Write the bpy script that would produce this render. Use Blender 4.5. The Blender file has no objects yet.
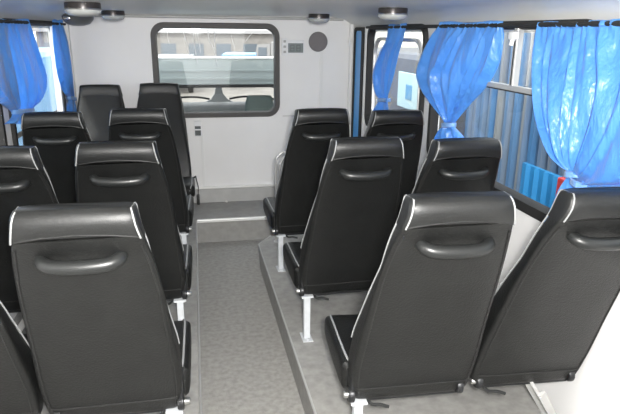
import bpy, bmesh, math, random
from mathutils import Vector, Matrix
random.seed(7)
S = bpy.context.scene
COL = S.collection

# ------------------------------------------------------------------ camera, sky, lights, exposure
CAM_Z, YAW, PITCH, ROLL, FPX = 1.7358, 0.1948, 0.2940, -0.0105, 579.66
cd = bpy.data.cameras.new('camera'); cam = bpy.data.objects.new('camera', cd); COL.objects.link(cam)
cd.sensor_width = 36.0; cd.lens = FPX / 620.0 * 36.0; cd.clip_start = 0.02; cd.clip_end = 200
fh = Vector((math.sin(YAW), math.cos(YAW), 0)); rh = Vector((math.cos(YAW), -math.sin(YAW), 0)); zz = Vector((0, 0, 1))
fwd = math.cos(PITCH) * fh - math.sin(PITCH) * zz
up0 = math.sin(PITCH) * fh + math.cos(PITCH) * zz
rt = math.cos(ROLL) * rh - math.sin(ROLL) * up0
up = math.sin(ROLL) * rh + math.cos(ROLL) * up0
m = Matrix((rt, up, -fwd)).transposed().to_4x4(); m.translation = (0, 0, CAM_Z)
cam.matrix_world = m
S.camera = cam

W = bpy.data.worlds.new('sky'); S.world = W; W.use_nodes = True
bg = W.node_tree.nodes['Background']; bg.inputs[0].default_value = (0.97, 0.98, 1.0, 1); bg.inputs[1].default_value = 3.0

sd = bpy.data.lights.new('sun', 'SUN'); sun = bpy.data.objects.new('sun', sd); COL.objects.link(sun)
sd.energy = 1.8; sd.angle = math.radians(4); sd.color = (1.0, 0.96, 0.9)
sun.rotation_euler = Vector((0.25, 0.65, -0.70)).to_track_quat('-Z', 'Y').to_euler()

def area(name, loc, aim, size, energy, color=(1, 1, 1), sizey=None):
    d = bpy.data.lights.new(name, 'AREA'); o = bpy.data.objects.new(name, d); COL.objects.link(o)
    d.energy = energy; d.size = size; d.color = color
    if sizey: d.shape = 'RECTANGLE'; d.size_y = sizey
    o.location = loc; o.rotation_euler = (Vector(aim) - Vector(loc)).to_track_quat('-Z', 'Y').to_euler()
    return o
area('camera_flash', (0.05, -0.05, 1.80), (0.3, 4.0, 0.9), 0.12, 95, (1.0, 0.98, 0.95))
area('rear_fill', (0.2, -1.22, 1.25), (0.25, 3.0, 0.9), 1.6, 14, (0.97, 0.98, 1.0), 1.1)  # added soft fill lamp behind the camera; the rear wall has no opening

S.view_settings.view_transform = 'Standard'; S.view_settings.look = 'None'
S.view_settings.gamma = 1.0; S.view_settings.exposure = 0.36
S.view_settings.use_curve_mapping = False

# ------------------------------------------------------------------ materials
def mat(name, col, rough=0.5, metal=0.0, spec=0.5, var=0.0, vscale=20.0, bump=0.0, bscale=80.0, stretch=None):
    mt = bpy.data.materials.new(name); mt.use_nodes = True
    nt = mt.node_tree; b = nt.nodes['Principled BSDF']
    b.inputs['Base Color'].default_value = (*col, 1); b.inputs['Roughness'].default_value = rough
    b.inputs['Metallic'].default_value = metal; b.inputs['Specular IOR Level'].default_value = spec
    tc = nt.nodes.new('ShaderNodeTexCoord')
    vec = tc.outputs['Object']
    if stretch:
        mp = nt.nodes.new('ShaderNodeMapping'); mp.inputs['Scale'].default_value = stretch
        nt.links.new(vec, mp.inputs[0]); vec = mp.outputs[0]
    if var:
        n = nt.nodes.new('ShaderNodeTexNoise'); n.inputs['Scale'].default_value = vscale; n.inputs['Detail'].default_value = 5
        nt.links.new(vec, n.inputs['Vector'])
        r = nt.nodes.new('ShaderNodeValToRGB')
        r.color_ramp.elements[0].position = 0.3; r.color_ramp.elements[1].position = 0.7
        r.color_ramp.elements[0].color = (*[max(0, c * (1 - var)) for c in col], 1)
        r.color_ramp.elements[1].color = (*[min(1, c * (1 + var)) for c in col], 1)
        nt.links.new(n.outputs['Fac'], r.inputs[0]); nt.links.new(r.outputs[0], b.inputs['Base Color'])
    if bump:
        n2 = nt.nodes.new('ShaderNodeTexNoise'); n2.inputs['Scale'].default_value = bscale; n2.inputs['Detail'].default_value = 3
        nt.links.new(vec, n2.inputs['Vector'])
        bp = nt.nodes.new('ShaderNodeBump'); bp.inputs['Strength'].default_value = bump; bp.inputs['Distance'].default_value = 0.01
        nt.links.new(n2.outputs['Fac'], bp.inputs['Height']); nt.links.new(bp.outputs[0], b.inputs['Normal'])
    return mt

LEATHER = mat('black_leather', (0.0068, 0.0072, 0.0070), 0.45, 0, 0.45, 0.25, 14, 0.22, 160)
LEATHER2 = mat('black_leather_smooth', (0.010, 0.0105, 0.0105), 0.47, 0, 0.5, 0.2, 9, 0.10, 200)
WELT = mat('black_welt', (0.013, 0.013, 0.013), 0.5)
PIPING = mat('pale_piping', (0.27, 0.275, 0.275), 0.5)
RUBBER = mat('black_handle_plastic', (0.014, 0.015, 0.015), 0.38, 0, 0.5)
DARKMETAL = mat('dark_metal', (0.035, 0.036, 0.038), 0.4, 0.6)
CHROME = mat('worn_steel', (0.55, 0.55, 0.54), 0.3, 1.0)
LEGPAINT = mat('pale_grey_paint', (0.56, 0.58, 0.60), 0.45, 0, 0.5, 0.08, 30)
WALL = mat('white_wall_panel', (0.83, 0.825, 0.82), 0.5, 0, 0.4, 0.02, 3)
CEIL = mat('grey_ceiling_panel', (0.76, 0.76, 0.73), 0.40, 0, 0.5, 0.03, 2)
TRIM = mat('grey_metal_trim', (0.55, 0.55, 0.54), 0.38, 0.5)
WHITETRIM = mat('white_trim', (0.80, 0.80, 0.79), 0.4)
SILLM = mat('grey_plinth', (0.46, 0.46, 0.45), 0.45, 0.1, 0.5, 0.06, 12)
NOSE = mat('pale_nosing', (0.85, 0.85, 0.83), 0.35, 0.3)
GASKET = mat('window_rubber', (0.022, 0.022, 0.022), 0.65, 0, 0.3)
GASKETG = mat('grey_window_rubber', (0.055, 0.053, 0.051), 0.55, 0, 0.5)
FLOORM = mat('grey_vinyl_floor', (0.35, 0.342, 0.322), 0.68, 0, 0.3, 0.16, 34, 0.12, 140)
PLATM = mat('grey_vinyl_platform', (0.315, 0.310, 0.295), 0.52, 0, 0.4, 0.15, 22, 0.10, 120)
RISERM = mat('grey_vinyl_riser', (0.30, 0.297, 0.285), 0.5, 0, 0.4, 0.10, 18)
LAMPGREY = mat('frosted_grey_lens', (0.42, 0.43, 0.42), 0.25, 0, 0.6)
LAMPDARK = mat('dark_lamp_rim', (0.05, 0.045, 0.045), 0.3, 0.4)
LAMPCHROME = mat('lamp_bright_ring', (0.75, 0.74, 0.73), 0.15, 1.0)
PODM = mat('dark_grey_pod', (0.17, 0.175, 0.175), 0.35, 0, 0.6)
SPKM = mat('speaker_mesh', (0.20, 0.185, 0.19), 0.7, 0, 0.3, 0.25, 260)
DEVW = mat('white_plastic', (0.80, 0.81, 0.82), 0.4)
LCD = mat('grey_display', (0.22, 0.25, 0.25), 0.25)
LCDD = mat('dark_display_digits', (0.10, 0.12, 0.12), 0.3)
BLUEPAINT = mat('blue_door_paint', (0.055, 0.34, 0.78), 0.35)
SOCKET = mat('dark_socket', (0.08, 0.09, 0.09), 0.3)

def curtain_mat(name, col, trans):
    mt = bpy.data.materials.new(name); mt.use_nodes = True
    nt = mt.node_tree; b = nt.nodes['Principled BSDF']; out = nt.nodes['Material Output']
    b.inputs['Base Color'].default_value = (*col, 1); b.inputs['Roughness'].default_value = 0.33
    b.inputs['Specular IOR Level'].default_value = 0.9
    b.inputs['Sheen Weight'].default_value = 0.25; b.inputs['Sheen Roughness'].default_value = 0.4
    tr = nt.nodes.new('ShaderNodeBsdfTranslucent'); tr.inputs[0].default_value = (col[0] * 1.6, col[1] * 1.4, min(1, col[2] * 1.15), 1)
    mx = nt.nodes.new('ShaderNodeMixShader'); mx.inputs[0].default_value = trans
    tc = nt.nodes.new('ShaderNodeTexCoord'); n = nt.nodes.new('ShaderNodeTexNoise'); n.inputs['Scale'].default_value = 22; n.inputs['Detail'].default_value = 4
    mp = nt.nodes.new('ShaderNodeMapping'); mp.inputs['Scale'].default_value = (1, 1, 0.45)
    bp = nt.nodes.new('ShaderNodeBump'); bp.inputs['Strength'].default_value = 1.0; bp.inputs['Distance'].default_value = 0.02
    nt.links.new(tc.outputs['Object'], mp.inputs[0]); nt.links.new(mp.outputs[0], n.inputs['Vector'])
    nt.links.new(n.outputs['Fac'], bp.inputs['Height']); nt.links.new(bp.outputs[0], b.inputs['Normal'])
    nt.links.new(b.outputs[0], mx.inputs[1]); nt.links.new(tr.outputs[0], mx.inputs[2]); nt.links.new(mx.outputs[0], out.inputs[0])
    return mt
CURT = curtain_mat('blue_satin', (0.13, 0.41, 0.92), 0.38)
TIEM = curtain_mat('pale_blue_satin', (0.22, 0.45, 0.86), 0.15)

def glass_mat(name, tint, refl):
    mt = bpy.data.materials.new(name); mt.use_nodes = True
    nt = mt.node_tree; out = nt.nodes['Material Output']; nt.nodes.remove(nt.nodes['Principled BSDF'])
    t = nt.nodes.new('ShaderNodeBsdfTransparent'); t.inputs[0].default_value = (*tint, 1)
    g = nt.nodes.new('ShaderNodeBsdfGlossy'); g.inputs['Roughness'].default_value = 0.03
    lw = nt.nodes.new('ShaderNodeLayerWeight'); pw = nt.nodes.new('ShaderNodeMath'); pw.operation = 'POWER'; pw.inputs[1].default_value = 5.0
    f = nt.nodes.new('ShaderNodeMath'); f.operation = 'MULTIPLY_ADD'; f.inputs[1].default_value = 0.5; f.inputs[2].default_value = refl
    nt.links.new(lw.outputs['Facing'], pw.inputs[0]); nt.links.new(pw.outputs[0], f.inputs[0])
    mx = nt.nodes.new('ShaderNodeMixShader')
    nt.links.new(f.outputs[0], mx.inputs[0]); nt.links.new(t.outputs[0], mx.inputs[1]); nt.links.new(g.outputs[0], mx.inputs[2])
    nt.links.new(mx.outputs[0], out.inputs[0])
    return mt
GLASS = glass_mat('clear_glass', (0.95, 0.97, 0.97), 0.03)

# ------------------------------------------------------------------ mesh helpers
def obj(name, bm, mt, parent=None, smooth=True, mats=None):
    me = bpy.data.meshes.new(name)
    bmesh.ops.recalc_face_normals(bm, faces=bm.faces[:])
    bm.to_mesh(me); bm.free()
    for x in (mats or [mt]): me.materials.append(x)
    if smooth:
        for p in me.polygons: p.use_smooth = True
        try: me.set_sharp_from_angle(angle=math.radians(38))
        except Exception: pass
    o = bpy.data.objects.new(name, me); COL.objects.link(o)
    if parent: o.parent = parent
    return o

def tag(o, label, cat, group=None):
    o['label'] = label; o['category'] = cat
    if group: o['group'] = group
    return o

def thing(name, label, cat, loc=(0, 0, 0), rz=0, group=None):
    o = bpy.data.objects.new(name, None); COL.objects.link(o); o.empty_display_size = 0.1
    o.location = loc; o.rotation_euler = (0, 0, rz)
    return tag(o, label, cat, group)

def struct(name, bm, mt, smooth=False, parent=None):
    o = obj(name, bm, mt, parent, smooth)
    if not parent: o['kind'] = 'structure'
    return o

def box(bm, x0, x1, y0, y1, z0, z1, bev=0.0):
    r = bmesh.ops.create_cube(bm, size=1)
    for v in r['verts']:
        v.co = Vector(((x0 + x1) / 2 + v.co.x * (x1 - x0), (y0 + y1) / 2 + v.co.y * (y1 - y0), (z0 + z1) / 2 + v.co.z * (z1 - z0)))
    if bev:
        es = list({e for v in r['verts'] for e in v.link_edges})
        bmesh.ops.bevel(bm, geom=es, offset=bev, segments=2, affect='EDGES', profile=0.5)

def obox(bm, p0, p1, w, d, side=Vector((1, 0, 0))):
    """bar of section w x d from p0 to p1"""
    p0 = Vector(p0); p1 = Vector(p1); a = (p1 - p0).normalized()
    s = (side - a * side.dot(a)).normalized(); t = a.cross(s)
    vs = []
    for p in (p0, p1):
        for i, j in ((-1, -1), (1, -1), (1, 1), (-1, 1)):
            vs.append(bm.verts.new(p + s * i * w / 2 + t * j * d / 2))
    for q in ((0, 1, 2, 3), (7, 6, 5, 4), (0, 4, 5, 1), (1, 5, 6, 2), (2, 6, 7, 3), (3, 7, 4, 0)):
        bm.faces.new([vs[i] for i in q])

def loft(bm, rings, closed=True, caps=True):
    R = [[bm.verts.new(p) for p in r] for r in rings]
    n = len(R[0])
    for a, b in zip(R, R[1:]):
        for i in range(n if closed else n - 1):
            j = (i + 1) % n
            bm.faces.new((a[i], a[j], b[j], b[i]))
    if caps and closed:
        bm.faces.new(list(reversed(R[0]))); bm.faces.new(R[-1])
    return R

def tube(bm, pts, r, n=10, closed=False):
    pts = [Vector(p) for p in pts]; N = len(pts)
    rad = r if isinstance(r, (list, tuple)) else [r] * N
    rings = []; prev = None
    for i, p in enumerate(pts):
        if closed: t = (pts[(i + 1) % N] - pts[i - 1]).normalized()
        else: t = (pts[min(i + 1, N - 1)] - pts[max(i - 1, 0)]).normalized()
        if prev is None:
            ref = Vector((0, 0, 1)) if abs(t.z) < 0.9 else Vector((1, 0, 0))
            u = (ref - t * ref.dot(t)).normalized()
        else:
            u = (prev - t * prev.dot(t)).normalized()
        prev = u; v = t.cross(u)
        rings.append([p + (u * math.cos(2 * math.pi * k / n) + v * math.sin(2 * math.pi * k / n)) * rad[i] for k in range(n)])
    if closed: rings.append(rings[0])
    if closed:
        R = [[bm.verts.new(p) for p in q] for q in rings[:-1]]; R.append(R[0])
        for a, b in zip(R, R[1:]):
            for i in range(n):
                j = (i + 1) % n; bm.faces.new((a[i], a[j], b[j], b[i]))
    else: loft(bm, rings)

def smooth_path(pts, sub=6):
    P = [Vector(p) for p in pts]; out = []
    for i in range(len(P) - 1):
        p0 = P[max(i - 1, 0)]; p1 = P[i]; p2 = P[i + 1]; p3 = P[min(i + 2, len(P) - 1)]
        for k in range(sub):
            t = k / sub
            out.append(0.5 * ((2 * p1) + (-p0 + p2) * t + (2 * p0 - 5 * p1 + 4 * p2 - p3) * t * t + (-p0 + 3 * p1 - 3 * p2 + p3) * t ** 3))
    out.append(P[-1]); return out

def interp(tab, z):
    if z <= tab[0][0]: return list(tab[0][1:])
    for i in range(len(tab) - 1):
        a, b = tab[i], tab[i + 1]
        if z <= b[0]:
            t = (z - a[0]) / (b[0] - a[0])
            if 0 < i < len(tab) - 2:   # catmull-rom over uneven knots, eased
                p0, p3 = tab[i - 1], tab[i + 2]; h = b[0] - a[0]; res = []
                for k in range(1, len(a)):
                    m0 = (b[k] - p0[k]) / (b[0] - p0[0]) * h; m1 = (p3[k] - a[k]) / (p3[0] - a[0]) * h
                    res.append((2 * t ** 3 - 3 * t * t + 1) * a[k] + (t ** 3 - 2 * t * t + t) * m0 + (-2 * t ** 3 + 3 * t * t) * b[k] + (t ** 3 - t * t) * m1)
                return res
            return [a[k] + (b[k] - a[k]) * t for k in range(1, len(a))]
    return list(tab[-1][1:])

def lathe(bm, prof, n=32, c=(0, 0, 0), axis='z'):
    rings = []
    for r, h in prof:
        ring = []
        for k in range(n):
            a = 2 * math.pi * k / n
            p = (r * math.cos(a), r * math.sin(a), h)
            if axis == 'y': p = (p[0], h, p[1])
            if axis == 'x': p = (h, p[0], p[1])
            ring.append(Vector(p) + Vector(c))
        rings.append(ring)
    loft(bm, rings)

def rrect(u0, u1, v0, v1, r, n=7):
    pts = []
    for cu, cv, a0 in ((u1 - r, v1 - r, 0), (u0 + r, v1 - r, 90), (u0 + r, v0 + r, 180), (u1 - r, v0 + r, 270)):
        for k in range(n + 1):
            a = math.radians(a0 + 90 * k / n); pts.append((cu + r * math.cos(a), cv + r * math.sin(a)))
    return pts

def holed_wall(to3, outer, holes, thick_vec):
    """flat panel with openings; to3 maps (u,v) to 3-D"""
    bm = bmesh.new(); edges = []
    for loop in [outer] + holes:
        vs = [bm.verts.new(to3(u, v)) for u, v in loop]
        for i in range(len(vs)): edges.append(bm.edges.new((vs[i], vs[(i + 1) % len(vs)])))
    r = bmesh.ops.triangle_fill(bm, edges=edges, use_beauty=True)
    fs = [f for f in bm.faces]
    e = bmesh.ops.extrude_face_region(bm, geom=fs)
    for v in [g for g in e['geom'] if isinstance(g, bmesh.types.BMVert)]: v.co += Vector(thick_vec)
    return bm

def ring_frame(bm, to3, outer, inner, d0, d1, dvec):
    """frame between two equal-length loops, raised from d0 to d1 along dvec, softly rounded"""
    dv = Vector(dvec); rings = []
    mid = [((a[0] * .85 + b[0] * .15), (a[1] * .85 + b[1] * .15)) for a, b in zip(outer, inner)]
    mid2 = [((a[0] * .15 + b[0] * .85), (a[1] * .15 + b[1] * .85)) for a, b in zip(outer, inner)]
    n = len(outer)
    L = []
    for loop, d in ((outer, d0), (outer, d0 + (d1 - d0) * .6), (mid, d1), (mid2, d1), (inner, d0 + (d1 - d0) * .6), (inner, d0)):
        L.append([bm.verts.new(Vector(to3(u, v)) + dv * d) for u, v in loop])
    L.append(L[0])
    for a, b in zip(L, L[1:]):
        for i in range(n):
            j = (i + 1) % n; bm.faces.new((a[i], a[j], b[j], b[i]))

# ------------------------------------------------------------------ room shell
XR, XL, YF, YB, ZC = 1.43, -1.04, 5.30, -1.30, 1.86
bm = bmesh.new(); box(bm, XL, XR, YB, YF, -0.05, 0.0); struct('floor', bm, FLOORM)

# right seat platform with chamfered front corner
bm = bmesh.new()
out = [(0.462, YB), (0.413, 4.09), (0.523, 4.256), (XR, 4.256), (XR, YB)]
lo = [bm.verts.new((x + (0.012 if i < 3 else 0), y, 0)) for i, (x, y) in enumerate(out)]; hi = [bm.verts.new((x, y, 0.2)) for x, y in out]
bm.faces.new(hi)
for i in range(len(out)):
    j = (i + 1) % len(out); bm.faces.new((lo[i], lo[j], hi[j], hi[i]))
struct('floor_platform_right', bm, PLATM)
bm = bmesh.new()
tube(bm, [(0.464, YB, 0.199), (0.415, 4.089, 0.199), (0.525, 4.255, 0.199)], 0.006, 8)
struct('trim_1', bm, SILLM, True)
# left seat platform
bm = bmesh.new(); box(bm, XL, -0.040, YB, 4.74, 0.0, 0.2); struct('floor_platform_left', bm, PLATM)
bm = bmesh.new(); tube(bm, [(-0.040, YB, 0.2), (-0.040, 4.735, 0.2)], 0.006, 8); struct('trim_2', bm, TRIM, True)
# landing in front of the partition
bm = bmesh.new(); box(bm, XL, XR, 4.74, YF, 0.0, 0.2); struct('floor_landing', bm, RISERM)
bm = bmesh.new(); box(bm, -0.035, 0.95, 4.722, 4.755, 0.182, 0.207, 0.004); struct('trim_3', bm, NOSE)

# ceiling with side coves
bm = bmesh.new()
prof = [(XL - 0.03, 1.74), (XL, 1.775), (XL + 0.03, 1.805), (XL + 0.09, 1.84), (XL + 0.2, ZC), (XR - 0.2, ZC), (XR - 0.09, 1.84), (XR - 0.03, 1.805), (XR, 1.775), (XR + 0.03, 1.74)]
top = [(x, 1.93) for x, z in reversed(prof)]
loft(bm, [[(x, YB, z) for x, z in prof + top], [(x, YF + 0.05, z) for x, z in prof + top]])
struct('ceiling', bm, CEIL, True)
bm = bmesh.new()
tube(bm, [(XL + 0.1, YF - 0.006, 1.846), (XR - 0.1, YF - 0.006, 1.842)], 0.013, 10); struct('trim_4', bm, SILLM, True)

# front partition with its big window
FW = (-0.352, 0.755, 0.985, 1.800)
to_f = lambda u, v: (u, YF, v)
hole_o = rrect(*FW, 0.11); hole_i = rrect(FW[0] + .052, FW[1] - .052, FW[2] + .052, FW[3] - .052, 0.07)
hole_m = rrect(FW[0] + .02, FW[1] - .02, FW[2] + .02, FW[3] - .02, 0.10)
struct('wall_front', holed_wall(to_f, [(XL, 0.0), (XR, 0.0), (XR, 1.9), (XL, 1.9)], [hole_m], (0, 0.05, 0)), WALL)
bm = bmesh.new(); ring_frame(bm, to_f, hole_o, hole_i, -0.03, 0.028, (0, -1, 0))
wf = struct('window_1', bm, GASKETG, True)
bm = bmesh.new(); box(bm, FW[0] + .04, FW[1] - .04, YF + 0.018, YF + 0.023, FW[2] + .04, FW[3] - .04)
gl = obj('glass_pane', bm, GLASS, wf, False)
# whitish run marks dried on the pane
STREAK = mat('white_dried_paint', (0.85, 0.85, 0.85), 0.6)
bm = bmesh.new()
for x0, z0, x1, z1, wv in ((-0.21, 1.74, -0.2, 1.62, .004), (-0.08, 1.73, -0.02, 1.50, .005), (-0.0, 1.74, 0.03, 1.46, .006), (0.05, 1.75, 0.06, 1.55, .004), (0.13, 1.74, 0.19, 1.53, .006), (0.19, 1.73, 0.2, 1.45, .006), (0.33, 1.70, 0.36, 1.58, .003), (0.52, 1.72, 0.46, 1.65, .004)):
    pts = smooth_path([(x0, YF + .016, z0), (x0 + (x1 - x0) * .3 + random.uniform(-.01, .01), YF + .016, z0 + (z1 - z0) * .35), (x0 + (x1 - x0) * .7 + random.uniform(-.008, .008), YF + .016, z0 + (z1 - z0) * .7), (x1, YF + .016, z1)], 4)
    tube(bm, pts, [wv * (0.5 + 0.5 * math.sin(i * 1.7) ** 2) * .6 for i in range(len(pts))], 6)
obj('dried_streak', bm, STREAK, wf)
# plinth (slanting base) under the partition
bm = bmesh.new()
sec = [(YF + .01, 0.2), (YF - 0.028, 0.2), (YF - 0.030, 0.318), (YF - 0.020, 0.333), (YF + .01, 0.338)]
loft(bm, [[(XL + .01, y, z) for y, z in sec], [(XR - .01, y, z) for y, z in sec]]); struct('baseboard_front', bm, SILLM)
bm = bmesh.new(); box(bm, XL + .01, XR - .01, YF - 0.034, YF - .001, 0.332, 0.350, 0.003); struct('trim_5', bm, NOSE)
bm = bmesh.new(); box(bm, 1.118, 1.150, YF - 0.008, YF, 0.35, 1.60, 0.002); struct('trim_6', bm, WHITETRIM)
bm = bmesh.new(); box(bm, 0.78, XR, YF - 0.004, YF, 0.985, 0.993); struct('trim_7', bm, TRIM)
bm = bmesh.new(); box(bm, 0.03, 0.055, YF - 0.010, YF, 0.35, 0.845, 0.003); struct('trim_8', bm, WHITETRIM)
bm = bmesh.new(); tube(bm, [(XR - 0.03, YF - 0.05, 0.2), (XR - 0.03, YF - 0.05, 1.80)], 0.022, 12)
tube(bm, [(XR - .05, YF - .07, 1.64), (XR - .05, YF - .07, 1.68)], 0.016, 10); struct('trim_9', bm, WHITETRIM, True)
bm = bmesh.new(); box(bm, XL, XL + 0.045, YF - 0.06, YF, 0.2, 1.80, 0.008); struct('trim_10', bm, WHITETRIM)

# rear wall
bm = bmesh.new(); box(bm, XL - .05, XR + .05, YB - .05, YB, 0, 1.9); struct('wall_rear', bm, WALL)
# right wall with three windows
to_r = lambda u, v: (XR, u, v)
RW = [(3.52, 4.80), (1.89, 3.40), (0.50, 1.81)]
Z0, Z1 = 0.965, 1.795
holes = [rrect(a + .02, b - .02, Z0 + .03, Z1 - .02, 0.09) for a, b in RW]
struct('wall_right', holed_wall(to_r, [(YB, 0.0), (YF, 0.0), (YF, 1.86), (YB, 1.86)], holes, (0.05, 0, 0)), WALL)
def side_window(n, a, b, X, sgn, to3, sash, post=None, fmat=GASKET):
    bm = bmesh.new()
    ring_frame(bm, to3, rrect(a, b, Z0, Z1, 0.10), rrect(a + .05, b - .05, Z0 + .062, Z1 - .042, 0.07), -0.03, 0.02, (-sgn, 0, 0))
    w = struct('window_%d' % n, bm, fmat, True)
    bm = bmesh.new(); box(bm, X + sgn * .022 - .0025, X + sgn * .022 + .0025, a + .035, b - .035, Z0 + .045, Z1 - .03)
    obj('glass_pane', bm, GLASS, w, False)
    if sash:
        bm = bmesh.new(); box(bm, X - .012 * sgn - .01, X - .012 * sgn + .02, a + .045, b - .045, sash - .014, sash + .010, .003)
        obj('sash_rail', bm, TRIM, w, False)
        bm = bmesh.new(); box(bm, X - .012 * sgn - .008, X - .012 * sgn + .016, a + .045, b - .045, sash - .019, sash - .013)
        obj('sash_seal', bm, GASKET, w, False)
    if post:
        bm = bmesh.new(); box(bm, X - .02, X + .012, post - .016, post + .016, sash, Z1 - .03, .003); obj('sash_post', bm, TRIM, w, False)
        bm = bmesh.new(); box(bm, X - .021, X - .018, post - .004, post + .004, sash + .01, Z1 - .09); obj('sash_seal', bm, GASKET, w, False)
        bm = bmesh.new(); box(bm, X - .045, X - .018, post - .03, post + .022, Z1 - .085, Z1 - .050, .006)
        tube(bm, [(X - .035, post - .005, Z1 - .085), (X - .04, post - .005, Z1 - .11)], .010, 8); obj('latch', bm, DEVW, w, True)
    return w
w2 = side_window(2, *RW[0], XR, 1, to_r, None)
w3 = side_window(3, *RW[1], XR, 1, to_r, 1.50, 2.465)
w4 = side_window(4, *RW[2], XR, 1, to_r, 1.50, 1.2)
# pale inner frame of the front sash with its rounded grey corner
bm = bmesh.new(); ring_frame(bm, to_r, rrect(3.62, 4.66, 1.00, 1.70, .14), rrect(3.64, 4.635, 1.03, 1.675, .12), -0.02, 0.004, (-1, 0, 0)); obj('inner_frame', bm, TRIM, w2)
bm = bmesh.new(); box(bm, XR - .022, XR - .002, 4.815, 4.86, 0.2, 1.78, .004); struct('trim_11', bm, WHITETRIM)
# blue door edge in its dark seal beside the partition
bm = bmesh.new(); ring_frame(bm, to_r, rrect(4.87, 5.20, 0.22, 1.775, .04), rrect(4.965, 5.165, 0.26, 1.745, .03), -0.005, 0.024, (-1, 0, 0))
dr = struct('door_1', bm, GASKET, True)
bm = bmesh.new(); box(bm, XR - .012, XR + .01, 4.94, 5.18, 0.24, 1.76); obj('door_panel', bm, BLUEPAINT, dr, False)

# left wall with windows
to_l = lambda u, v: (XL, u, v)
LWN = [(3.55, 4.98), (1.95, 3.40)]
holes = [rrect(a + .02, b - .02, Z0 + .03, Z1 - .02, 0.09) for a, b in LWN]
struct('wall_left', holed_wall(to_l, [(YB, 0.0), (YF, 0.0), (YF, 1.86), (YB, 1.86)], holes, (-0.05, 0, 0)), WALL)
side_window(5, *LWN[0], XL, -1, to_l, None)
side_window(6, *LWN[1], XL, -1, to_l, 1.50)
bm = bmesh.new(); box(bm, XL - .01, XL + .022, 4.835, 4.875, 1.0, 1.77, .004); struct('trim_12', bm, WHITETRIM)
# dark curtain rails
for nm, X, a, b in (('trim_13', XR - .030, 1.0, 4.78), ('trim_14', XL + .030, 1.9, 5.2)):
    bm = bmesh.new(); tube(bm, [(X, a, 1.772), (X, b, 1.772)], .010, 10); struct(nm, bm, GASKET, True)

# ------------------------------------------------------------------ seats
BACK = [  # z, half width, rear y, front y   (seat faces +y, origin on the floor under the recliner hinge)
    (.245, .190, .055, .085), (.252, .206, .040, .10), (.275, .219, .028, .11), (.36, .229, .000, .112), (.45, .229, -.030, .090), (.55, .222, -.066, .054), (.65, .217, -.103, .008), (.75, .212, -.140, -.042),
    (.85, .203, -.182, -.094), (.95, .186, -.228, -.144), (1.02, .168, -.268, -.178), (1.055, .159, -.279, -.186), (1.080, .154, -.278, -.194), (1.094, .150, -.269, -.202), (1.101, .147, -.258, -.212)]
SEAM = 1.015
def sup(a, n):
    c, s = math.cos(a), math.sin(a)
    return math.copysign(abs(c) ** (2 / n), c), math.copysign(abs(s) ** (2 / n), s)
def back_pt(z, a, grow=0.0, arch=0.0):
    w, yr, yf = interp(BACK, z)
    cx, cy = sup(a, 7)
    x = cx * (w + grow) * (1 - .16 * max(0, 1 - abs(z - .84) / .30) * (cy + 1) / 2); q = 1 - (cx * 1.0) ** 2
    y = (yr + yf) / 2 + cy * ((yf - yr) / 2 + grow)
    k = min(1, max(0, (z - .33) / .1)) * min(1, max(.25, (1.12 - z) / .12))
    if cy < 0: y -= .013 * q * k * abs(cy)
    else: y -= .020 * q * k * abs(cy)
    return Vector((x, y, z + arch * q))
NA = 44
ANG = [2 * math.pi * (k + .5) / NA for k in range(NA)]
def build_back(parent, lea, handle=True):
    zs = [.245, .248, .252, .262, .275, .30, .33, .36, .38, .41] + [.45 + .035 * i for i in range(16)] + [SEAM]
    bm = bmesh.new()
    loft(bm, [[back_pt(z, a, 0, .022 * max(0, (z - .85) / (SEAM - .85)) if z > .85 else 0) for a in ANG] for z in zs])
    back = obj('backrest', bm, lea, parent)
    # welts down the rear edges, hem across the foot of the back
    bm = bmesh.new()
    for s in (225, 315):
        aa = math.radians(s)
        tube(bm, [back_pt(z, aa, .001) for z in [.27 + .02 * i for i in range(37)]], .0026, 6)
    hem = [back_pt(.312, math.radians(a), .001) for a in range(218, 323, 6)]
    tube(bm, hem, .0028, 6)
    obj('welt', bm, WELT, back)
    ARCH = lambda z: .022 * max(.25, min(1, (1.09 - z) / .07))
    hz = [SEAM - .004, SEAM, 1.03, 1.045, 1.06, 1.070, 1.080, 1.088, 1.094, 1.098, 1.101]
    bm = bmesh.new()
    loft(bm, [[back_pt(z, a, .0045, ARCH(z)) for a in ANG] for z in hz])
    head = obj('headrest', bm, LEATHER2, parent)
    # pale piping around both cheeks of the headrest and down the front edges
    for s in (-1, 1):
        fr = math.radians(90 - s * 68); rr = math.radians(270 + s * 50)
        path = [back_pt(z, fr, .004) for z in [.50 + .025 * i for i in range(24)] if z < 1.09]
        path += [back_pt(z, fr, .006) for z in (1.092, 1.099)]
        path += [back_pt(z, rr, .006) for z in (1.099, 1.090, 1.075, 1.06, 1.045, 1.03, SEAM)]
        bm = bmesh.new(); tube(bm, path, .0026, 8); obj('piping', bm, PIPING if handle else WELT, back)
    bm = bmesh.new()
    tube(bm, [back_pt(SEAM, math.radians(a), .003, .022) for a in range(222, 319, 6)], .0026, 6)
    obj('seam', bm, WELT, head)
    if handle:
        bm = bmesh.new()
        pth = smooth_path([(-.106, -.215, .958), (-.104, -.236, .956), (-.094, -.254, .950), (-.065, -.266, .944), (0, -.271, .942), (.065, -.266, .944), (.094, -.254, .950), (.104, -.236, .956), (.106, -.215, .958)], 5)
        N = len(pth) - 1
        tube(bm, pth, [.0140 + .0070 * math.sin(math.pi * i / N) for i in range(N + 1)], 14)
        obj('grab_handle', bm, RUBBER, parent)
    return back

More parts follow.
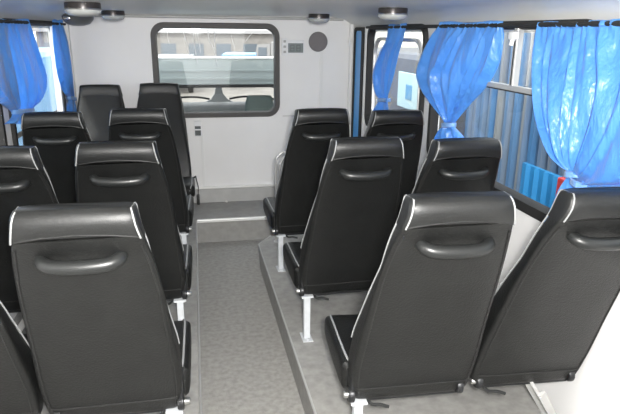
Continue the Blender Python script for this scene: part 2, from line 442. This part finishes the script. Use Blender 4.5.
def build_cushion(parent, off, lea):
    T = [(.075, .205, .262, .385), (.09, .220, .255, .398), (.20, .224, .262, .404), (.34, .225, .280, .412), (.41, .224, .298, .410), (.435, .218, .318, .398), (.448, .200, .340, .380)]
    bm = bmesh.new(); rings = []
    n = 36
    for i in range(25):
        y = .075 + (.448 - .075) * i / 24; w, zb, zt = interp(T, y)
        ring = []
        for k in range(n):
            cx, cz = sup(2 * math.pi * (k + .5) / n, 6)
            zc = (zb + zt) / 2 + cz * (zt - zb) / 2
            if cz > 0: zc -= .012 * (1 - cx * cx) * cz
            ring.append((off + cx * w, y, zc))
        rings.append(ring)
    loft(bm, rings); cu = obj('cushion', bm, lea, parent)
    for s in (-1, 1):
        pts = []
        for i in range(16):
            y = .09 + .345 * i / 15; w, zb, zt = interp(T, y); c, d = sup(math.radians(45), 6)
            pts.append((off + s * (c * w + .002), y, (zb + zt) / 2 + d * (zt - zb) / 2 + .001))
        w, zb, zt = interp(T, .44)
        pts.append((off + s * (c * w - .004), .446, zt - .03)); 
        bm = bmesh.new(); tube(bm, pts, .0042, 8); obj('piping', bm, PIPING, cu)
    return cu

def build_seat(kind, aisle, label, loc, rz=0, sz=1.0, handle=True, belt=False):
    t = thing('bus_seat', label, 'seat', loc, rz, 'black passenger seats of the bus'); t.scale = (1, 1, sz)
    build_back(t, LEATHER, handle)
    off = aisle * .030 if kind == 'aisle' else -aisle * .004
    build_cushion(t, off, LEATHER)
    bm = bmesh.new(); box(bm, -.19 + off, .19 + off, .06, .38, .235, .27, .004)
    box(bm, -.19, .19, .05, .08, .235, .26, .004); obj('seat_frame', bm, DARKMETAL, t, False)
    for s in (-1, 1):
        X = s * (.222 if s * aisle > 0 and kind == 'aisle' else .190)
        bm = bmesh.new(); lathe(bm, [(0.005, -.014), (.026, -.014), (.030, -.008), (.030, .006), (.024, .010), (.004, .010)], 20, (X, .045, .275), 'x')
        box(bm, X - .006, X + .006, .025, .12, .25, .37, .004)
        h = obj('recliner_hinge', bm, DARKMETAL, t)
        bm = bmesh.new(); lathe(bm, [(.003, -.004), (.013, -.004), (.013, .026 if s * aisle > 0 else .016), (.010, .030 if s * aisle > 0 else .018), (.003, .031 if s * aisle > 0 else .019)], 14, (X, .045, .275), 'x')
        if s < 0:
            for v in bm.verts: v.co.x = 2 * X - v.co.x
        obj('bolt', bm, CHROME, h)
    if kind == 'window':
        bm = bmesh.new(); a0, a1 = -aisle * .03, -aisle * .205
        obox(bm, (a0, .03, .250), (a1, .10, .004), .012, .13, Vector((0, 0, 1)).cross(Vector((0, 1, 0))))
        obox(bm, (a0, -.03, .250), (a1, .04, .004), .03, .012, Vector((1, 0, 0)))
        obox(bm, (a0, .09, .250), (a1, .16, .004), .03, .012, Vector((1, 0, 0)))
        lg = obj('leg', bm, SILLM, t, False)
        bm = bmesh.new(); box(bm, a1 - .02, a1 + .02, .0, .19, 0, .006, .002); obj('foot_plate', bm, SILLM, lg, False)
        xs = []
    else:
        xs = [aisle * .195]
    for X in xs:
        bm = bmesh.new()
        obox(bm, (X, .035, .245), (X, .035, .003), .030, .006)
        obox(bm, (X - .013, .052, .245), (X - .013, .052, .003), .005, .038)
        obox(bm, (X + .013, .052, .245), (X + .013, .052, .003), .005, .038)
        obox(bm, (X - .03, .055, .242), (X + .03, .055, .242), .06, .010, Vector((0, 1, 0)))
        lg = obj('leg', bm, LEGPAINT, t, False)
        bm = bmesh.new(); box(bm, X - .026, X + .026, .0, .10, 0, .006, .002)
        lathe(bm, [(.002, 0), (.008, 0), (.008, .012), (.002, .013)], 8, (X, .014, 0)); obj('foot_plate', bm, LEGPAINT, lg, False)
    bm = bmesh.new()      # recline lever under the cushion
    tube(bm, smooth_path([(aisle * .16, .06, .240), (aisle * .145, .04, .228), (aisle * .115, .03, .230), (aisle * .085, .02, .224)], 4), .006, 8)
    obj('recline_lever', bm, RUBBER, t)
    if belt:
        bm = bmesh.new(); X = aisle * .268
        pth = [(aisle * .225, .05, .36), (X - aisle * .005, .04, .375), (X, .03, .34), (X + aisle * .012, .02, .28), (X + aisle * .006, .015, .21)]
        for a, b in zip(pth, pth[1:]): obox(bm, a, b, .006, .030)
        bt = obj('seat_belt', bm, RUBBER, t)
        bm = bmesh.new(); box(bm, X - .012 + aisle * .006, X + .012 + aisle * .006, -.008, .038, .13, .215, .006); obj('buckle', bm, WELT, bt)
    return t

def copy_seat(src, label, loc, rz=0, sz=None):
    r = src.copy(); COL.objects.link(r); r.location = loc; r.rotation_euler = (0, 0, rz); r['label'] = label
    if sz: r.scale = (1, 1, sz)
    for ch in list(src.children):
        c = ch.copy(); COL.objects.link(c); c.parent = r
        for g in list(ch.children):
            d = g.copy(); COL.objects.link(d); d.parent = c
    return r
P = .2
def at_head(x, y, deg):      # where the seat stands so that its headrest is at (x, y)
    a = math.radians(deg)
    return (x - .26 * math.sin(a), y + .26 * math.cos(a), P), a
ra = build_seat('aisle', -1, 'black right-hand aisle seat nearest the camera, pale piping, grab handle, cushion showing', *at_head(.719, 1.446, -2), .996)
copy_seat(ra, 'black right-hand aisle seat in the second row, its grey leg on the platform in view', *at_head(.716, 2.357, 1.5), .997)
build_seat('aisle', -1, 'black right-hand aisle seat furthest forward, behind the bent metal handrail', *at_head(.717, 3.289, 2), 1.002)
rw = build_seat('window', -1, 'black window seat at the right edge, under the tied blue curtain, nearest the camera', *at_head(1.181, 1.446, -1), .990); rw.rotation_euler[1] = math.radians(1.4)
copy_seat(rw, 'black right-hand window seat in the second row, below the sliding window', *at_head(1.178, 2.357, .5), .982)
copy_seat(rw, 'black right-hand window seat furthest forward, below the narrow tied curtain by the blue door edge', *at_head(1.178, 3.289, 1), .988)
la = build_seat('aisle', 1, 'large black left-hand aisle seat nearest the camera, filling the lower left corner', *at_head(-.322, 1.522, -.5), .989)
copy_seat(la, 'black left-hand aisle seat in the second row, just before the nearest left seat', *at_head(-.323, 2.421, -1), .994)
copy_seat(la, 'black left-hand aisle seat in the third row, in front of the rear-facing pair', *at_head(-.323, 3.431, -2), 1.0)
lw = build_seat('window', 1, 'black left-hand window seat of the nearest row, mostly cut off at the left edge', *at_head(-.790, 1.522, 0), .985)
copy_seat(lw, 'black left-hand window seat in the second row, partly cut off at the left edge', *at_head(-.790, 2.421, -.5), .985)
copy_seat(lw, 'black left-hand window seat in the third row, below the blue curtain at left', *at_head(-.787, 3.431, -2), .988)
build_seat('aisle', -1, 'handleless black rear-facing seat by the aisle, against the partition below the big window, belt hanging', (-.290, 4.79, P), math.pi, 1.01, False, True)
build_seat('window', -1, 'handleless black rear-facing seat in the left corner, against the partition beside the blue curtain', (-.758, 4.79, P), math.pi, 1.0, False)

# ------------------------------------------------------------------ curtains
def curtain(label, X, sgn, rows, tie, folds, seed, name='curtain', bulge=.05, tail=True):
    """rows: (yl, zl, yr, zr) from rail to hem; tie = index of the gathered row"""
    rnd = random.Random(seed)
    t = thing(name, label, 'curtain', (X, (rows[0][0] + rows[0][2]) / 2, rows[-1][1]), 0, 'blue satin curtains')
    base = Vector(t.location)
    NU, sub = 72, 8
    rs = []
    for i in range(len(rows) - 1):
        p0 = rows[max(i - 1, 0)]; p1 = rows[i]; p2 = rows[i + 1]; p3 = rows[min(i + 2, len(rows) - 1)]
        for k in range(sub):
            s = k / sub
            rs.append((i + s, [0.5 * (2 * p1[j] + (-p0[j] + p2[j]) * s + (2 * p0[j] - 5 * p1[j] + 4 * p2[j] - p3[j]) * s * s + (-p0[j] + 3 * p1[j] - 3 * p2[j] + p3[j]) * s ** 3) for j in range(4)]))
    rs.append((len(rows) - 1, list(rows[-1])))
    ph = [rnd.uniform(0, 6.28) for _ in range(6)]
    fr = [folds * q for q in (1.0, 1.63, .57)]
    rings = []
    for idx, r in rs:
        w = math.hypot(r[0] - r[2], r[1] - r[3])
        g = max(0, 1 - abs(idx - tie) / 1.6)        # gathered near the tie
        tp = max(0, 1 - idx / .8)                    # tight little pleats at the heading
        line = []
        for k in range(NU + 1):
            u = k / NU
            uu = u + .035 * math.sin(2 * math.pi * u * 2 + ph[3] + idx * .5)
            dep = math.sin(2 * math.pi * fr[0] * uu + ph[0] + .25 * idx) * .55 + math.sin(2 * math.pi * fr[1] * uu + ph[1] - .3 * idx) * .3 + math.sin(2 * math.pi * fr[2] * uu + ph[2]) * .4
            amp = .025 + .006 * math.sin(idx * .9 + ph[4])
            d = dep * amp * (1 - .75 * tp) + math.sin(2 * math.pi * folds * 2.6 * u + ph[5]) * .006 * tp
            belly = bulge * math.sin(math.pi * min(1, idx / max(tie, 1))) if idx < tie else .02 * math.sin(math.pi * (idx - tie) / max(1, len(rows) - 1 - tie))
            belly *= .45 + .55 * math.sin(math.pi * u)
            x = X - sgn * (.028 + belly + d * (1 - .45 * g) + .008 * g)
            line.append(Vector((x, r[0] + (r[2] - r[0]) * u, r[1] + (r[3] - r[1]) * u + .004 * math.sin(9 * u + idx))) - base)
        rings.append(line)
    bm = bmesh.new(); loft(bm, rings, closed=False)
    c = obj('drape', bm, CURT, t)
    sm = c.modifiers.new('thick', 'SOLIDIFY'); sm.thickness = .002
    # heading tape with the rail threaded through
    bm = bmesh.new(); top = rings[0]
    loft(bm, [[p + Vector((0, 0, .016)) for p in top], [p + Vector((-sgn * .004, 0, .004)) for p in top], [p + Vector((0, 0, -.008)) for p in top]], closed=False)
    hd = obj('heading', bm, CURT, t); sm = hd.modifiers.new('thick', 'SOLIDIFY'); sm.thickness = .002
    # tie band wrapped around the gathered cloth
    r = rows[tie]; A = Vector((X, r[0], r[1])); B = Vector((X, r[2], r[3])); mid = (A + B) / 2; half = (B - A).length / 2 + .006
    dirv = (B - A).normalized()
    bm = bmesh.new(); rings2 = []
    for hgt, gr in ((-.014, 0.0), (-.010, .004), (.010, .004), (.014, 0.0)):
        rings2.append([mid + dirv * math.cos(a) * (half + gr) + Vector((-sgn * (.037 + math.sin(a) * (.030 + gr)), 0, 0)) + Vector((0, 0, hgt)) - base for a in [2 * math.pi * k / 28 for k in range(28)]])
    loft(bm, rings2, closed=True, caps=False)
    tb = obj('tieback', bm, TIEM, t); sm = tb.modifiers.new('thick', 'SOLIDIFY'); sm.thickness = .002
    return t
c1 = [(4.221, 1.772, 3.832, 1.777), (4.241, 1.674, 3.875, 1.68), (4.374, 1.584, 3.922, 1.6), (4.533, 1.417, 3.983, 1.455), (4.461, 1.291, 4.05, 1.331), (4.348, 1.234, 4.108, 1.26), (4.441, 1.153, 4.031, 1.205), (4.537, 1.051, 4.063, 1.12)]
c2 = [(3.297, 1.779, 2.586, 1.773), (3.356, 1.695, 2.581, 1.707), (3.444, 1.576, 2.591, 1.616), (3.477, 1.484, 2.635, 1.544), (3.396, 1.4, 2.702, 1.467), (3.258, 1.326, 2.817, 1.379), (3.13, 1.267, 2.934, 1.295), (3.109, 1.23, 2.989, 1.249), (3.17, 1.174, 2.906, 1.218), (3.232, 1.103, 2.848, 1.174)]
c3a = [(2.274, 1.765, 1.855, 1.765), (2.24, 1.633, 1.809, 1.653), (2.192, 1.515, 1.781, 1.555), (2.124, 1.402, 1.787, 1.451), (2.025, 1.298, 1.815, 1.34), (1.962, 1.252, 1.846, 1.278), (1.936, 1.223, 1.86, 1.237), (1.99, 1.145, 1.781, 1.193), (2.027, 1.063, 1.776, 1.127), (2.065, 0.978, 1.839, 1.044), (2.093, 0.897, 1.907, 0.955)]
c3b = [(1.87, 1.765, 1.454, 1.777), (1.824, 1.652, 1.381, 1.646), (1.791, 1.554, 1.346, 1.542), (1.804, 1.431, 1.351, 1.431), (1.836, 1.335, 1.417, 1.344), (1.866, 1.262, 1.52, 1.28), (1.877, 1.233, 1.67, 1.237), (1.884, 1.212, 1.795, 1.208)]
l1 = [(3.289, 1.765, 4.116, 1.775), (3.171, 1.634, 4.205, 1.602), (3.118, 1.518, 4.312, 1.434), (3.197, 1.429, 4.236, 1.34), (3.359, 1.356, 4.097, 1.283), (3.511, 1.288, 3.903, 1.249), (3.377, 1.242, 3.885, 1.164), (3.253, 1.166, 3.746, 1.076)]
l2 = [(4.803, 1.784, 5.127, 1.788), (4.75, 1.621, 5.228, 1.61), (4.756, 1.439, 5.25, 1.403), (4.852, 1.282, 5.25, 1.225), (5.003, 1.204, 5.228, 1.17), (4.888, 1.138, 5.245, 1.073), (4.892, 1.003, 5.245, 0.918)]
curtain('narrow blue satin curtain knotted low, nearest the blue door edge on the right', XR, 1, c1, 5, 3, 1, bulge=.035)
curtain('blue satin curtain gathered to a point between the two right-hand windows', XR, 1, c2, 7, 6.5, 2)
curtain('blue satin curtain at the rear of the sliding window, tied above the nearest window seat', XR, 1, c3a, 6, 5, 3, bulge=.06)
curtain('blue satin curtain sweeping in from the right edge to the shared tie', XR - .01, 1, c3b, 7, 3, 4, bulge=.07)
curtain('wide blue satin curtain at the left edge of the view', XL, -1, l1[:-1], 5, 5, 5, bulge=.03)
curtain('slim blue satin curtain on the left, beside the corner of the partition', XL, -1, l2, 4, 3, 6, bulge=.03)

# ------------------------------------------------------------------ fittings
def dome_light(label, x, y, r=.078, h=.062):
    t = thing('ceiling_light', label, 'ceiling light', (x, y, ZC), 0, 'round ceiling lights')
    bm = bmesh.new(); lathe(bm, [(r * .6, 0.001), (r * .98, 0.0), (r, -.006), (r, -h * .48), (r * .9, -h * .50)], 36); obj('base', bm, LAMPDARK, t)
    bm = bmesh.new(); lathe(bm, [(r * .9, -h * .44), (r * 1.05, -h * .46), (r * 1.06, -h * .56), (r * .98, -h * .58)], 36); obj('ring', bm, LAMPCHROME, t)
    bm = bmesh.new(); lathe(bm, [(r * .98, -h * .52), (r * .97, -h * .72), (r * .86, -h * .90), (r * .62, -h), (r * .3, -h * 1.05), (.002, -h * 1.07)], 36); obj('lens', bm, LAMPGREY, t)
dome_light('round grey ceiling light at right, above the dark speaker disc', .925, 4.42)
dome_light('dark-rimmed round ceiling light at right, above the narrow curtain, cut by the top edge', 1.055, 3.12)
dome_light('small grey dome ceiling light left of the big window', -.535, 4.42)
dome_light('large bright-ringed ceiling light at top left, cut by the top edge', -.52, 3.15, .085)
t = thing('ceiling_pod', 'shallow dark grey oval pod under the ceiling in the left corner', 'ceiling fitting', (-.86, 4.95, 1.85))
bm = bmesh.new(); lathe(bm, [(.115, .01), (.118, -.02), (.112, -.045), (.085, -.075), (.04, -.088), (.002, -.09)], 36)
obj('cover', bm, PODM, t)
bm = bmesh.new(); box(bm, -.09, -.035, -.108, -.092, -.045, -.022, .006); obj('highlight_plate', bm, LAMPCHROME, t); t.children[-1].name = 'painted_highlight'  # bright metal chip modelled in place of the highlight on the pod

t = thing('wall_speaker', 'round dark grey speaker disc on the white partition', 'speaker', (1.103, YF, 1.648))
bm = bmesh.new(); lathe(bm, [(.002, -.016), (.06, -.016), (.080, -.013), (.082, -.006), (.082, .001)], 40, (0, 0, 0), 'y'); obj('grille', bm, SPKM, t)
bm = bmesh.new(); tube(bm, [(.083 * math.cos(a), -.006, .083 * math.sin(a)) for a in [2 * math.pi * k / 40 for k in range(40)]], .004, 8, True); obj('rim', bm, PODM, t)

t = thing('climate_display', 'white control box with grey display between the big window and the speaker', 'control panel', (.870, YF, 1.605))
bm = bmesh.new(); box(bm, -.050, .100, -.022, .001, -.066, .058, .005); obj('housing', bm, DEVW, t, False)
bm = bmesh.new(); box(bm, -.098, -.048, -.030, .001, -.082, .074, .005); obj('button_block', bm, DEVW, t, False)
bm = bmesh.new(); box(bm, -.042, .094, -.025, -.018, -.052, .030, .002); obj('display', bm, LCD, t, False)
bm = bmesh.new()
for xx in (-.005, .05):
    box(bm, xx - .018, xx + .018, -.027, -.024, .010, .016); box(bm, xx - .018, xx + .018, -.027, -.024, -.016, -.010); box(bm, xx - .018, xx + .018, -.027, -.024, -.040, -.034)
    box(bm, xx - .018, xx - .012, -.027, -.024, -.04, .016); box(bm, xx + .012, xx + .018, -.027, -.024, -.04, .016)
obj('digits', bm, LCDD, t, False)
for zz_ in (.045, .0, -.045):
    bm = bmesh.new(); box(bm, -.085, -.062, -.034, -.029, zz_ - .010, zz_ + .010, .003); obj('button', bm, LAMPGREY, t, False)

t = thing('wall_socket', 'small white switch box with dark window below the big window', 'switch', (.008, YF, .885))
bm = bmesh.new(); box(bm, -.033, .033, -.03, .001, -.065, .075, .006); obj('housing', bm, DEVW, t, False)
bm = bmesh.new(); box(bm, -.026, .026, -.033, -.028, -.055, -.008, .002); obj('socket_face', bm, SOCKET, t, False)
bm = bmesh.new(); box(bm, -.026, .026, -.034, -.028, .004, .030, .002); obj('rocker', bm, SOCKET, t, False)
t = thing('handrail', 'bent double metal handrail on the platform in front of the furthest right-hand seats', 'handrail', (.90, 4.12, P))
for nm, q, hh in (('outer_rail', 0.0, .70), ('inner_rail', .030, .67)):
    bm = bmesh.new(); a, b = -.345 + q, .345 - q
    tube(bm, smooth_path([(a, 0, .004), (a, 0, .30), (a, 0, hh - .10), (a + .02, 0, hh - .035), (a + .07, 0, hh - .003), (a + .16, 0, hh), (b - .16, 0, hh), (b - .07, 0, hh - .003), (b - .02, 0, hh - .035), (b, 0, hh - .10), (b, 0, .30), (b, 0, .004)], 4), .009, 10)
    obj(nm, bm, TRIM, t)
for sx in (-.33, .33):
    bm = bmesh.new(); lathe(bm, [(.003, 0), (.035, 0), (.035, .005), (.02, .009), (.003, .009)], 20, (sx, 0, 0)); obj('foot_plate', bm, TRIM, t)
t = thing('floor_bolt', 'tiny bright bolt head at the foot of the partition plinth', 'bolt', (.24, YF - .045, .2))
bm = bmesh.new(); lathe(bm, [(.011, 0), (.011, .012), (.007, .016), (.001, .017)], 10); obj('head', bm, NOSE, t)

# ------------------------------------------------------------------ outside
GZ = -1.2
GRND = mat('pale_concrete_yard', (0.20, 0.185, 0.165), .85, 0, .3, .15, 1.5)
bm = bmesh.new(); box(bm, -40, 40, -20, 60, GZ - .1, GZ); o = struct('floor_yard', bm, GRND)

# truck cab ahead of the partition
CABM = mat('pale_teal_cab_paint', (0.27, 0.31, 0.31), .35, 0, .5, .05, 3)
CABW = mat('white_cab_roof', (0.85, 0.85, 0.84), .3)
CABIN = mat('grey_dashboard', (0.22, 0.23, 0.23), .6)
SEATG = mat('grey_green_cloth', (0.13, 0.16, 0.15), .8)
t = thing('truck_cab', 'pale grey-green truck cab with rounded rear window, seen through the big front window', 'truck cab', (0.2, 5.8, GZ))
b0 = Vector(t.location)
to_c = lambda u, v: (u - b0.x, 0, v - b0.z)
wi = rrect(-.62, .79, .86, 1.205, .06); wo = rrect(-.66, .83, .82, 1.235, .08)
bm = holed_wall(to_c, [(-1.0, GZ + .9), (1.35, GZ + .9), (1.35, 1.48), (-1.0, 1.48)], [wi], (0, .05, 0)); obj('rear_panel', bm, CABM, t, False)
bm = bmesh.new(); ring_frame(bm, to_c, wo, wi, -.01, .022, (0, -1, 0)); obj('window_seal', bm, GASKET, t)
bm = bmesh.new(); box(bm, -1.24, 1.19, .05, 1.7, 1.36 - GZ, 1.40 - GZ, .01); obj('roof', bm, CABM, t, False)
bm = bmesh.new(); box(bm, -1.24, 1.19, -.02, .05, 1.478 - GZ, 1.497 - GZ, .006); obj('roof_lip', bm, CABW, t, False)
bm = bmesh.new(); box(bm, -1.2, 1.15, -.012, 0.0, 1.36 - GZ, 1.375 - GZ); box(bm, -1.2, 1.15, -.016, 0.0, 1.285 - GZ, 1.30 - GZ); obj('rain_rib', bm, CABM, t, False)
bm = bmesh.new()
sec = [(1.0, .55), (1.05, .84), (1.15, .89), (1.45, .90), (1.6, .85), (1.6, .55)]
loft(bm, [[(x, y, z - GZ) for y, z in sec] for x in (-1.15, 1.1)])
obj('dashboard', bm, CABIN, t)
bm = bmesh.new()
loft(bm, [[(cx - w, 1.52 + .06 * k, z - GZ), (cx + w, 1.52 + .06 * k, z - GZ), (cx + w, 1.58 + .06 * k, z - GZ), (cx - w, 1.58 + .06 * k, z - GZ)] for k, (cx, w, z) in enumerate([(.09, .22, .86), (.09, .10, .92), (.09, .05, .98), (.09, .034, 1.08), (.09, .034, 1.42)])])
obj('windscreen_pillar', bm, CABIN, t, False)
for s in (-1, 1):
    bm = bmesh.new(); tube(bm, smooth_path([(.09 + s * .12, 1.5, .93 - GZ), (.09 + s * .3, 1.5, .955 - GZ), (.09 + s * .55, 1.5, .945 - GZ), (.09 + s * .75, 1.5, .90 - GZ)], 5), .012, 8); obj('wiper', bm, GASKET, t)
    bm = bmesh.new(); box(bm, s * 1.15 - .03, s * 1.15 + .03, .05, 1.65, .1 - GZ, .95 - GZ); box(bm, s * 1.15 - .03, s * 1.15 + .03, 1.5, 1.65, .95 - GZ, 1.47 - GZ); obj('side_panel', bm, CABM, t, False)
bm = bmesh.new(); loft(bm, [[(.44 + cx * w * .75, .22 + cy * .05 + (z - .6) * -.1, z - GZ) for cx, cy in [sup(2 * math.pi * (k + .5) / 20, 5) for k in range(20)]] for z, w in ((.5, .22), (.9, .21), (1.03, .19), (1.09, .17), (1.105, .15))])
obj('driver_seat', bm, SEATG, t)
bm = bmesh.new()
for xx in (-.75, .75):
    for yy in (.1, 1.3):
        pass
lathe(bm, [(.1, -.12), (.48, -.14), (.5, -.1), (.5, .1), (.48, .14), (.1, .12)], 28, (-.85, .9, .5), 'x'); obj('wheel', bm, GASKET, t)
bm = bmesh.new(); lathe(bm, [(.1, -.12), (.48, -.14), (.5, -.1), (.5, .1), (.48, .14), (.1, .12)], 28, (.85, .9, .5), 'x'); obj('wheel', bm, GASKET, t)
bm = bmesh.new(); box(bm, -.9, .9, .1, 2.6, .5, 1.75, .05); obj('engine_bay', bm, CABM, t, False)

# yard buildings and parked vehicles, far ahead
def building(name, label, cat, x0, x1, y0, y1, h, wm, rm, nwin, cols):
    t = thing(name, label, cat, ((x0 + x1) / 2, (y0 + y1) / 2, GZ))
    w, d = (x1 - x0) / 2, (y1 - y0) / 2
    bm = bmesh.new(); box(bm, -w, w, -d, d, 0, h); obj('wall', bm, wm, t, False)
    bm = bmesh.new(); box(bm, -w - .2, w + .2, -d - .3, d + .2, h, h + .25); obj('roof', bm, rm, t, False)
    for k in range(nwin):
        xx = -w + (k + .5) * 2 * w / nwin
        bm = bmesh.new(); box(bm, xx - .5, xx + .5, -d - .04, -d + .02, h * .45, h * .75); obj('window', bm, cols, t, False)
BEIGE = mat('pale_beige_render', (0.62, 0.56, 0.47), .8, 0, .3, .08, 2)
GREYB = mat('grey_brick', (0.22, 0.205, 0.19), .8, 0, .3, .2, 4)
DKW = mat('dark_window', (0.10, 0.12, 0.14), .2)
ROOFM = mat('grey_roof', (0.35, 0.34, 0.34), .7)
building('brick_warehouse', 'long grey warehouse on the skyline beyond the truck cab', 'building', -10, 16, 42, 50, 2.75, GREYB, ROOFM, 14, DKW)
def vehicle(label, x, y, L, H, col, rz):
    pm = mat('vehicle_paint', col, .4)
    t = thing('parked_truck', label, 'truck', (x, y, GZ), rz, 'trucks parked across the yard')
    bm = bmesh.new(); box(bm, -L / 2, L / 2 - 1.3, -.9, .9, .75, H, .06); obj('cargo_body', bm, pm, t, False)
    bm = bmesh.new(); sec = [(L / 2 - 1.25, .6), (L / 2, .6), (L / 2, 1.2), (L / 2 - .25, H * .92), (L / 2 - 1.25, H * .95)]
    loft(bm, [[(a, s, b) for a, b in sec] for s in (-.85, .85)]); cb = obj('cab', bm, pm, t, False)
    bm = bmesh.new(); box(bm, L / 2 - 1.0, L / 2 - .35, -.87, .87, 1.25, H * .85); obj('side_window', bm, DKW, cb, False)
    for a in (-L / 2 + .7, L / 2 - .7):
        for s in (-.8, .8):
            bm = bmesh.new(); lathe(bm, [(.1, -.12), (.42, -.12), (.45, -.08), (.45, .08), (.42, .12), (.1, .12)], 20, (a, s, .45), 'y'); obj('wheel', bm, GASKET, t)
vehicle('dark parked truck at the left of the yard beyond the cab roof', -.9, 31, 4.2, 1.75, (.10, .11, .12), 1.5)
vehicle('blue parked truck in the middle of the yard beyond the cab roof', 2.6, 34, 4.2, 1.75, (.12, .25, .45), 1.45)
vehicle('grey parked truck at the right of the yard beyond the cab roof', 6.2, 37, 5.0, 2.3, (.25, .24, .23), 2.4)

# corrugated fence of the right-hand side
def corr_mat():
    mt = mat('blue_grey_sheet', (.30, .40, .50), .4, .2)
    nt = mt.node_tree; b = nt.nodes['Principled BSDF']; tc = nt.nodes.new('ShaderNodeTexCoord')
    mp = nt.nodes.new('ShaderNodeMapping'); mp.inputs['Scale'].default_value = (0, 7.0, .12)
    n = nt.nodes.new('ShaderNodeTexNoise'); n.inputs['Scale'].default_value = 1.0; n.inputs['Detail'].default_value = 3
    r = nt.nodes.new('ShaderNodeValToRGB'); r.color_ramp.elements[0].position = .38; r.color_ramp.elements[1].position = .62
    r.color_ramp.elements[0].color = (.045, .17, .36, 1); r.color_ramp.elements[1].color = (.22, .235, .245, 1)
    nt.links.new(tc.outputs['Object'], mp.inputs[0]); nt.links.new(mp.outputs[0], n.inputs['Vector']); nt.links.new(n.outputs['Fac'], r.inputs[0]); nt.links.new(r.outputs[0], b.inputs['Base Color'])
    return mt
bm = bmesh.new(); ring0, ring1 = [], []
yy = -1.0; prof = []
while yy < 5.6:
    prof += [(2.78, yy), (2.78, yy + .05), (2.73, yy + .075), (2.73, yy + .125)]; yy += .15
loft(bm, [[(x, y, GZ) for x, y in prof] + [(2.86, y, GZ) for x, y in reversed(prof)], [(x, y, 2.3) for x, y in prof] + [(2.86, y, 2.3) for x, y in reversed(prof)]])
t = tag(obj('corrugated_fence', bm, corr_mat(), None, False), 'tall blue-grey corrugated fence outside the sliding window', 'fence')
BRIGHTB = mat('bright_blue_sheet', (.02, .22, .48), .4)
bm = bmesh.new(); prof = []
for k in range(9): prof += [(2.52, k * .12), (2.52, k * .12 + .08), (2.49, k * .12 + .10)]
sec = [(x, 4.09 - y) for x, y in prof]
loft(bm, [[(x, y, GZ) for x, y in sec] + [(2.55, y, GZ) for x, y in reversed(sec)], [(x, y, .76) for x, y in sec] + [(2.55, y, .76) for x, y in reversed(sec)]])
tag(obj('sheet_panel', bm, BRIGHTB, None, False), 'bright blue metal sheet standing outside, low in the sliding window', 'metal sheet')
REDP = mat('red_paint', (.55, .03, .03), .4)
t = thing('crate', 'red crate with dark slats outside, glimpsed under the tied curtain', 'crate', (2.2, 2.53, GZ))
bm = bmesh.new(); box(bm, -.15, .15, -.42, .42, 0, 2.14, .01); obj('body', bm, REDP, t, False)
for k in range(7):
    bm = bmesh.new(); box(bm, -.165, -.14, -.30 + k * .075, -.26 + k * .075, 1.2, 2.12); obj('slat', bm, GASKET, t, False)
# grey bus parked beyond, with a lit pale window notice
t = thing('parked_bus', 'grey parked vehicle with a pale notice in its window, beyond the narrow right curtain', 'bus', (3.2, 7.4, GZ))
GREYV = mat('grey_vehicle_paint', (.085, .09, .10), .4); PALE = mat('pale_notice', (.45, .62, .66), .5); NBLUE = mat('notice_blue', (.10, .30, .50), .5)
bm = bmesh.new(); box(bm, -.6, 1.4, -1.7, 2.2, .45, 2.70, .08); obj('body', bm, GREYV, t, False)
bm = bmesh.new(); box(bm, -.615, -.59, -1.05, -.10, 2.02, 2.46, .01); nt_ = obj('notice', bm, PALE, t, False)
bm = bmesh.new(); box(bm, -.622, -.612, -.62, -.42, 2.14, 2.32, .01); obj('notice_mark', bm, NBLUE, nt_, False)
for yv in (-1.2, 1.5):
    bm = bmesh.new(); lathe(bm, [(.1, -.12), (.42, -.12), (.45, -.08), (.45, .08), (.42, .12), (.1, .12)], 20, (-.5, yv, .45), 'x'); obj('wheel', bm, GASKET, t)
CREAM = mat('cream_render', (.80, .76, .66), .8)
building('cream_building', 'cream building filling the sky behind the grey vehicle at right', 'building', 5.5, 11, 10, 26, 6.0, CREAM, ROOFM, 2, DKW)
# blue truck on the left-hand side
t = thing('blue_van', 'light blue vehicle outside the left window behind the curtains', 'van', (-2.8, 7.8, GZ))
LBLUE = mat('light_blue_paint', (.22, .48, .80), .35)
bm = bmesh.new(); box(bm, -.8, .55, -3.5, 3.5, .5, 2.62, .1); obj('body', bm, LBLUE, t, False)
for yv in (-2.4, 2.2):
    bm = bmesh.new(); lathe(bm, [(.1, -.12), (.42, -.12), (.45, -.08), (.45, .08), (.42, .12), (.1, .12)], 20, (.45, yv, .45), 'x'); obj('wheel', bm, GASKET, t)
bm = bmesh.new(); box(bm, .54, .57, -3.0, 3.0, 1.6, 1.66); obj('side_strip', bm, GASKET, t, False)
